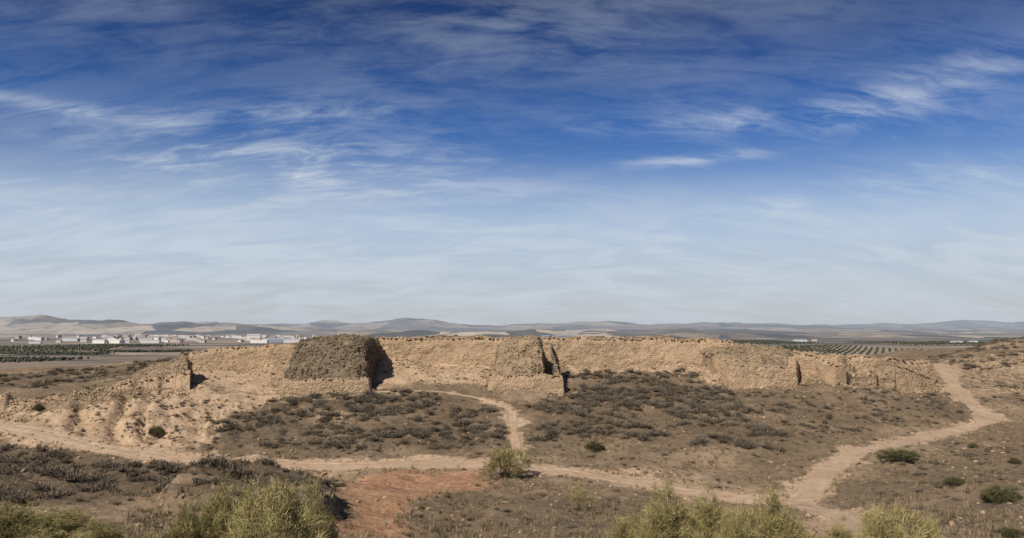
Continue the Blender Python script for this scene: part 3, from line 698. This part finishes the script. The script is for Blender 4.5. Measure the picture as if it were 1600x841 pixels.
def hillmat(name, k, patch):
    m_, nt, b = newmat(name); g = N(nt); p = g.pos(); hz, D = haze_tint_fac(g, k)
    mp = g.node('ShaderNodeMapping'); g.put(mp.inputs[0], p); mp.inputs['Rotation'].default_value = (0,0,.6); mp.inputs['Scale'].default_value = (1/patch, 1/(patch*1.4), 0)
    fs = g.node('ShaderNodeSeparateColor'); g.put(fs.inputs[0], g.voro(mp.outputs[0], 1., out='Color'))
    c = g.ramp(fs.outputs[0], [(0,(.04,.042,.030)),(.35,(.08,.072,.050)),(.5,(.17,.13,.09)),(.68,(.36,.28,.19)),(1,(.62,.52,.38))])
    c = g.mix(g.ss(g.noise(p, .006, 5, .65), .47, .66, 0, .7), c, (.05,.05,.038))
    c = g.mix(hz, c, HAZE_TINT); g.put(b.inputs['Base Color'], c); return m_
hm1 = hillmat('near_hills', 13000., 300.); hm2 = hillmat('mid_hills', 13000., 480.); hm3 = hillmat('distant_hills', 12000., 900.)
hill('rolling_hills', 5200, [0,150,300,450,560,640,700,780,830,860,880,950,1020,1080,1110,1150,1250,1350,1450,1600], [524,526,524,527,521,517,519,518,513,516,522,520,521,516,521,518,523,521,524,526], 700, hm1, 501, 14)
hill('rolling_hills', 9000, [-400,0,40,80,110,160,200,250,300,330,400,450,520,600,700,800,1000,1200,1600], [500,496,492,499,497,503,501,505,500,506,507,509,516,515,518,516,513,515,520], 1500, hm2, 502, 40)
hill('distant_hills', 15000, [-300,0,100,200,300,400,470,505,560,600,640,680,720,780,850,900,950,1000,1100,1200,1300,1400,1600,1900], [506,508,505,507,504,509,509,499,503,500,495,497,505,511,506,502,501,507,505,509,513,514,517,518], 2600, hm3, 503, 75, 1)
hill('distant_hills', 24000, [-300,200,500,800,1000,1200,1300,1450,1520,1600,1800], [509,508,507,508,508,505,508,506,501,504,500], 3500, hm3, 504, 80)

# ------------------------------------------------------------------ town
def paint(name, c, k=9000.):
    m_, nt, b = newmat(name); g = N(nt); hz, D = haze_tint_fac(g, k); nn = g.noise(g.pos(), .08, 3)
    cc = g.mix(g.ss(nn, .4, .7, 0, .25), c, tuple(q*.75 for q in c)); g.put(b.inputs['Base Color'], g.mix(g.m('MULTIPLY', hz, .75), cc, HAZE_TINT)); return m_
pw = paint('white_render', (.80,.78,.73)); pc = paint('cream_render', (.58,.50,.40)); pr = paint('terracotta_roof', (.34,.20,.13)); pg = paint('metal_roof', (.46,.48,.52)); pb = paint('blue_grey_cladding', (.22,.28,.36))
def building(u, d, w, h, dep, mw, mr, ang=0., label='white rendered house in a distant town', cat='house'):
    x_, y_ = XY(u, d); z_ = Hs(x_, y_)-1
    e = obj('town_building', None, None, (x_, y_, z_), label=label, category=cat, group='buildings of the distant town'); e.rotation_euler = (0,0,ang)
    a, c_, hh = w/2, dep/2, h+1
    V = np.array([(-a,-c_,0),(a,-c_,0),(a,c_,0),(-a,c_,0),(-a,-c_,hh),(a,-c_,hh),(a,c_,hh),(-a,c_,hh)]); Q = np.array([(0,1,5,4),(1,2,6,5),(2,3,7,6),(3,0,4,7),(4,5,6,7)])
    o = obj('wall', mesh_np('wall', V, Q), mw); o.parent = e
    rh = min(h*.3, dep*.2); a2, c2 = a+.6, c_+.6
    V = np.array([(-a2,-c2,hh+.05),(a2,-c2,hh+.05),(a2,c2,hh+.05),(-a2,c2,hh+.05),(-a2,0,hh+rh),(a2,0,hh+rh)])
    o = obj('roof', mesh_np('roof', V, [np.array([(0,1,5,4),(2,3,4,5),(3,2,1,0)]), np.array([(0,4,3),(1,2,5)])]), mr); o.parent = e
tr = np.random.RandomState(44)
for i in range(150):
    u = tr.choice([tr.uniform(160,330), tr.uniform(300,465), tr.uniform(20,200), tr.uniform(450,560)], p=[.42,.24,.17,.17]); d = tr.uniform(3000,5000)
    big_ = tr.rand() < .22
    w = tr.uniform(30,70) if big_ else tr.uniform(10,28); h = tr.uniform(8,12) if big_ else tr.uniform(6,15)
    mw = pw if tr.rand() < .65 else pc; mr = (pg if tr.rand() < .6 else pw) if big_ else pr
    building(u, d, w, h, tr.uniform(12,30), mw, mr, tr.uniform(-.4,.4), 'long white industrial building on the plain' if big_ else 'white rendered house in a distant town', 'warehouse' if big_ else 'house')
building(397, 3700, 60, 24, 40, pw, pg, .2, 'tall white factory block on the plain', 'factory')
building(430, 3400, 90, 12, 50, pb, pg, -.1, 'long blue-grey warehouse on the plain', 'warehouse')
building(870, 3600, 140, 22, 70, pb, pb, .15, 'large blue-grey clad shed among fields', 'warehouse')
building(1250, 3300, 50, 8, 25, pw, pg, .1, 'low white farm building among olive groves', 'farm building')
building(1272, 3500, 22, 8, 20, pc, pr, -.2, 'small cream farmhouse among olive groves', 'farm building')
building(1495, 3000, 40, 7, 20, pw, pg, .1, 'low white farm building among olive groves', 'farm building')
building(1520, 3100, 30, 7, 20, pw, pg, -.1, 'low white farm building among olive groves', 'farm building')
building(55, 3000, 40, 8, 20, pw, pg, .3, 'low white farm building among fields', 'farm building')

def grove(cx, cy, lx, ly, sp, ang, seed, soil=False):
    rg2 = np.random.RandomState(seed); gx, gy = np.meshgrid(np.arange(-lx/2, lx/2, sp), np.arange(-ly/2, ly/2, sp*1.6)); gx = gx.ravel()+rg2.normal(0,.5,gx.size); gy = gy.ravel()+rg2.normal(0,.5,gy.size)
    k_ = (rg2.uniform(0,1,len(gx)) > .06) & (fbm(gx/150., gy/150., seed, 2) > (-2 if soil else -.45)); gx, gy = gx[k_], gy[k_]
    c, s = math.cos(ang), math.sin(ang); x_ = cx+gx*c-gy*s; y_ = cy+gx*s+gy*c
    if soil:
        a_, b_ = np.meshgrid(np.linspace(-lx/2-10, lx/2+10, 24), np.linspace(-ly/2-20, ly/2+20, 30)); X_ = cx+a_*c-b_*s; Y_ = cy+a_*s+b_*c
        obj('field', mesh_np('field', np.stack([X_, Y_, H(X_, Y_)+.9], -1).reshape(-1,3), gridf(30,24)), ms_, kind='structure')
    return np.stack([x_, y_, H(x_, y_)+2.6], -1)
gp = [grove(*XY(1345,2050), 420, 1100, 18, .12, 1, True), grove(*XY(60,2150), 380, 500, 17, .3, 2, True), grove(*XY(1480,2900), 500, 700, 18, -.1, 3, True), grove(*XY(10,1400), 220, 160, 14, -.2, 4),grove(*XY(200,2500), 300, 300, 17, .1, 5),grove(*XY(1150,3200), 500, 500, 18, .1, 6),grove(*XY(60,1750), 300, 120, 12, .1, 7),grove(*XY(230,1950), 200, 60, 9, .15, 8)]
gp = np.vstack(gp); v, f, t = rocks(gp, np.full(len(gp), 3.2)*np.random.RandomState(3).uniform(.7,1.2,len(gp)), .85, np.random.RandomState(4))
obj('olive_grove', mesh_np('olives', v, f, {'tone': t}), m_olive, kind='stuff', label='distant olive groves planted in regular rows', category='trees')

# ------------------------------------------------------------------ camera, sun, sky
cam = bpy.data.cameras.new('camera'); co = bpy.data.objects.new('camera', cam); scene.collection.objects.link(co)
cam.sensor_width = 36; cam.lens = 36*F/1600; cam.shift_y = (V0-420.5)/1600; cam.clip_end = 90000; cam.clip_start = .1
co.location = (0,0,0); co.rotation_euler = (math.pi/2,0,0); scene.camera = co
AZ, EL = math.radians(38), math.radians(43)
S = (-math.sin(AZ)*math.cos(EL), -math.cos(AZ)*math.cos(EL), math.sin(EL))
sl = bpy.data.lights.new('sun', 'SUN'); sl.energy = 4.7; sl.angle = math.radians(.5); sl.color = (1,.90,.77)
so = bpy.data.objects.new('sun', sl); scene.collection.objects.link(so)
so.rotation_euler = Vector(S).to_track_quat('Z','Y').to_euler()

w = bpy.data.worlds.new('World'); scene.world = w; w.use_nodes = True; nt = w.node_tree; g = N(nt)
bg = nt.nodes['Background']; bg.inputs[1].default_value = .1
sky = g.node('ShaderNodeTexSky', sky_type='NISHITA'); sky.sun_disc = False; sky.sun_elevation = EL
sky.sun_rotation = math.atan2(S[0], S[1]) % (2*math.pi); sky.air_density = 1.; sky.dust_density = 1.; sky.ozone_density = 2.
tc = g.node('ShaderNodeTexCoord').outputs['Generated']
sx = g.node('ShaderNodeSeparateXYZ'); g.put(sx.inputs[0], tc); x, y, z = sx.outputs
az = g.m('ARCTAN2', x, y); el = g.m('ARCSINE', z)
inv = g.m('DIVIDE', 1., g.m('ADD', g.m('MAXIMUM', z, 0.), .34))
cv = g.node('ShaderNodeCombineXYZ'); g.put(cv.inputs[0], g.m('MULTIPLY', x, inv)); g.put(cv.inputs[1], g.m('MULTIPLY', y, inv))
def mapped(rot, sc, loc=(0,0,0)):
    mp = g.node('ShaderNodeMapping'); g.put(mp.inputs[0], cv.outputs[0]); mp.inputs['Rotation'].default_value = (0,0,rot); mp.inputs['Scale'].default_value = (*sc,1); mp.inputs['Location'].default_value = loc
    return mp.outputs[0]
wisp = g.noise(mapped(-.30, (1.1,2.6), (3,1,0)), 2.0, 8, .60, .8)
fine = g.noise(mapped(-.20, (1.8,6.0), (1,7,0)), 3.6, 8, .66, .6)
broad = g.noise(mapped(-.2, (.8,1.5), (5,3,0)), 1.7, 4, .5, .5)
low = g.noise(mapped(-.1, (1.3,3.6), (9,2,0)), 2.4, 6, .6, .8)
def blob(u, v, su, sv, th, amp):
    a0 = math.atan((u-U0)/F); e0 = math.atan((V0-v)/F*math.cos(a0)); da = g.m('SUBTRACT', az, a0); de = g.m('SUBTRACT', el, e0)
    c, s = math.cos(th), math.sin(th)
    p1 = g.m('DIVIDE', g.m('ADD', g.m('MULTIPLY', da, c), g.m('MULTIPLY', de, s)), su/F)
    p2 = g.m('DIVIDE', g.m('SUBTRACT', g.m('MULTIPLY', de, c), g.m('MULTIPLY', da, s)), sv/F)
    r2 = g.m('ADD', g.m('MULTIPLY', p1, p1), g.m('MULTIPLY', p2, p2))
    return g.m('MULTIPLY', g.m('POWER', 2.718, g.m('MULTIPLY', r2, -1.)), amp)
bl = None
for q in [(430,258,260,42,.0,.62),(200,335,400,44,0,.55),(1180,188,210,16,-.03,.42),(1430,142,170,26,.2,.36),(120,172,150,9,-.05,.32),(420,180,170,12,.10,.36),(1080,250,110,8,.05,.42),(820,30,240,45,.1,.12),(850,310,400,36,0,.3),(1350,345,380,28,0,.35)]:
    bl = blob(*q) if bl is None else g.m('ADD', bl, blob(*q))
tex = g.m('ADD', g.m('MULTIPLY', wisp, .55), g.m('MULTIPLY', fine, .45))
dens = g.m('MULTIPLY', g.m('ADD', bl, .07), g.ss(tex, .38, .63, 0, 1.3))
dens = g.m('ADD', dens, g.m('MULTIPLY', g.ss(broad, .42, .7, 0, .12), g.ss(tex, .38, .6)), clamp=True)
veil = g.m('MULTIPLY', g.ss(g.m('ADD', el, g.m('MULTIPLY', g.m('SUBTRACT', tex, .5), .24)), .215, .085), g.ss(low, .3, .6, .80, 1.))
tint = g.ramp(g.m('DIVIDE', el, .5), [(0,(.85,.92,1.)),(.25,(.44,.62,.92)),(.5,(.215,.42,.78)),(.66,(.13,.27,.55)),(.82,(.070,.155,.34)),(1,(.055,.125,.28))])
base = g.mix(1., sky.outputs[0], tint, 'MULTIPLY')
vc = g.mix(g.ss(el, .0, .15), (5.3,5.7,6.1), (4.7,5.8,7.2))
vc = g.mix(g.ss(low, .40, .66, 0, .5), vc, (6.0,6.7,7.5))
c = g.mix(veil, base, vc)
c = g.mix(dens, c, (5.8,6.5,7.4))
c = g.mix(g.ss(el, .05, .0, 0, .5), c, (4.8,5.1,5.5))
g.put(bg.inputs[0], c)
scene.view_settings.view_transform = 'Standard'; scene.view_settings.look = 'None'; scene.view_settings.exposure = 0
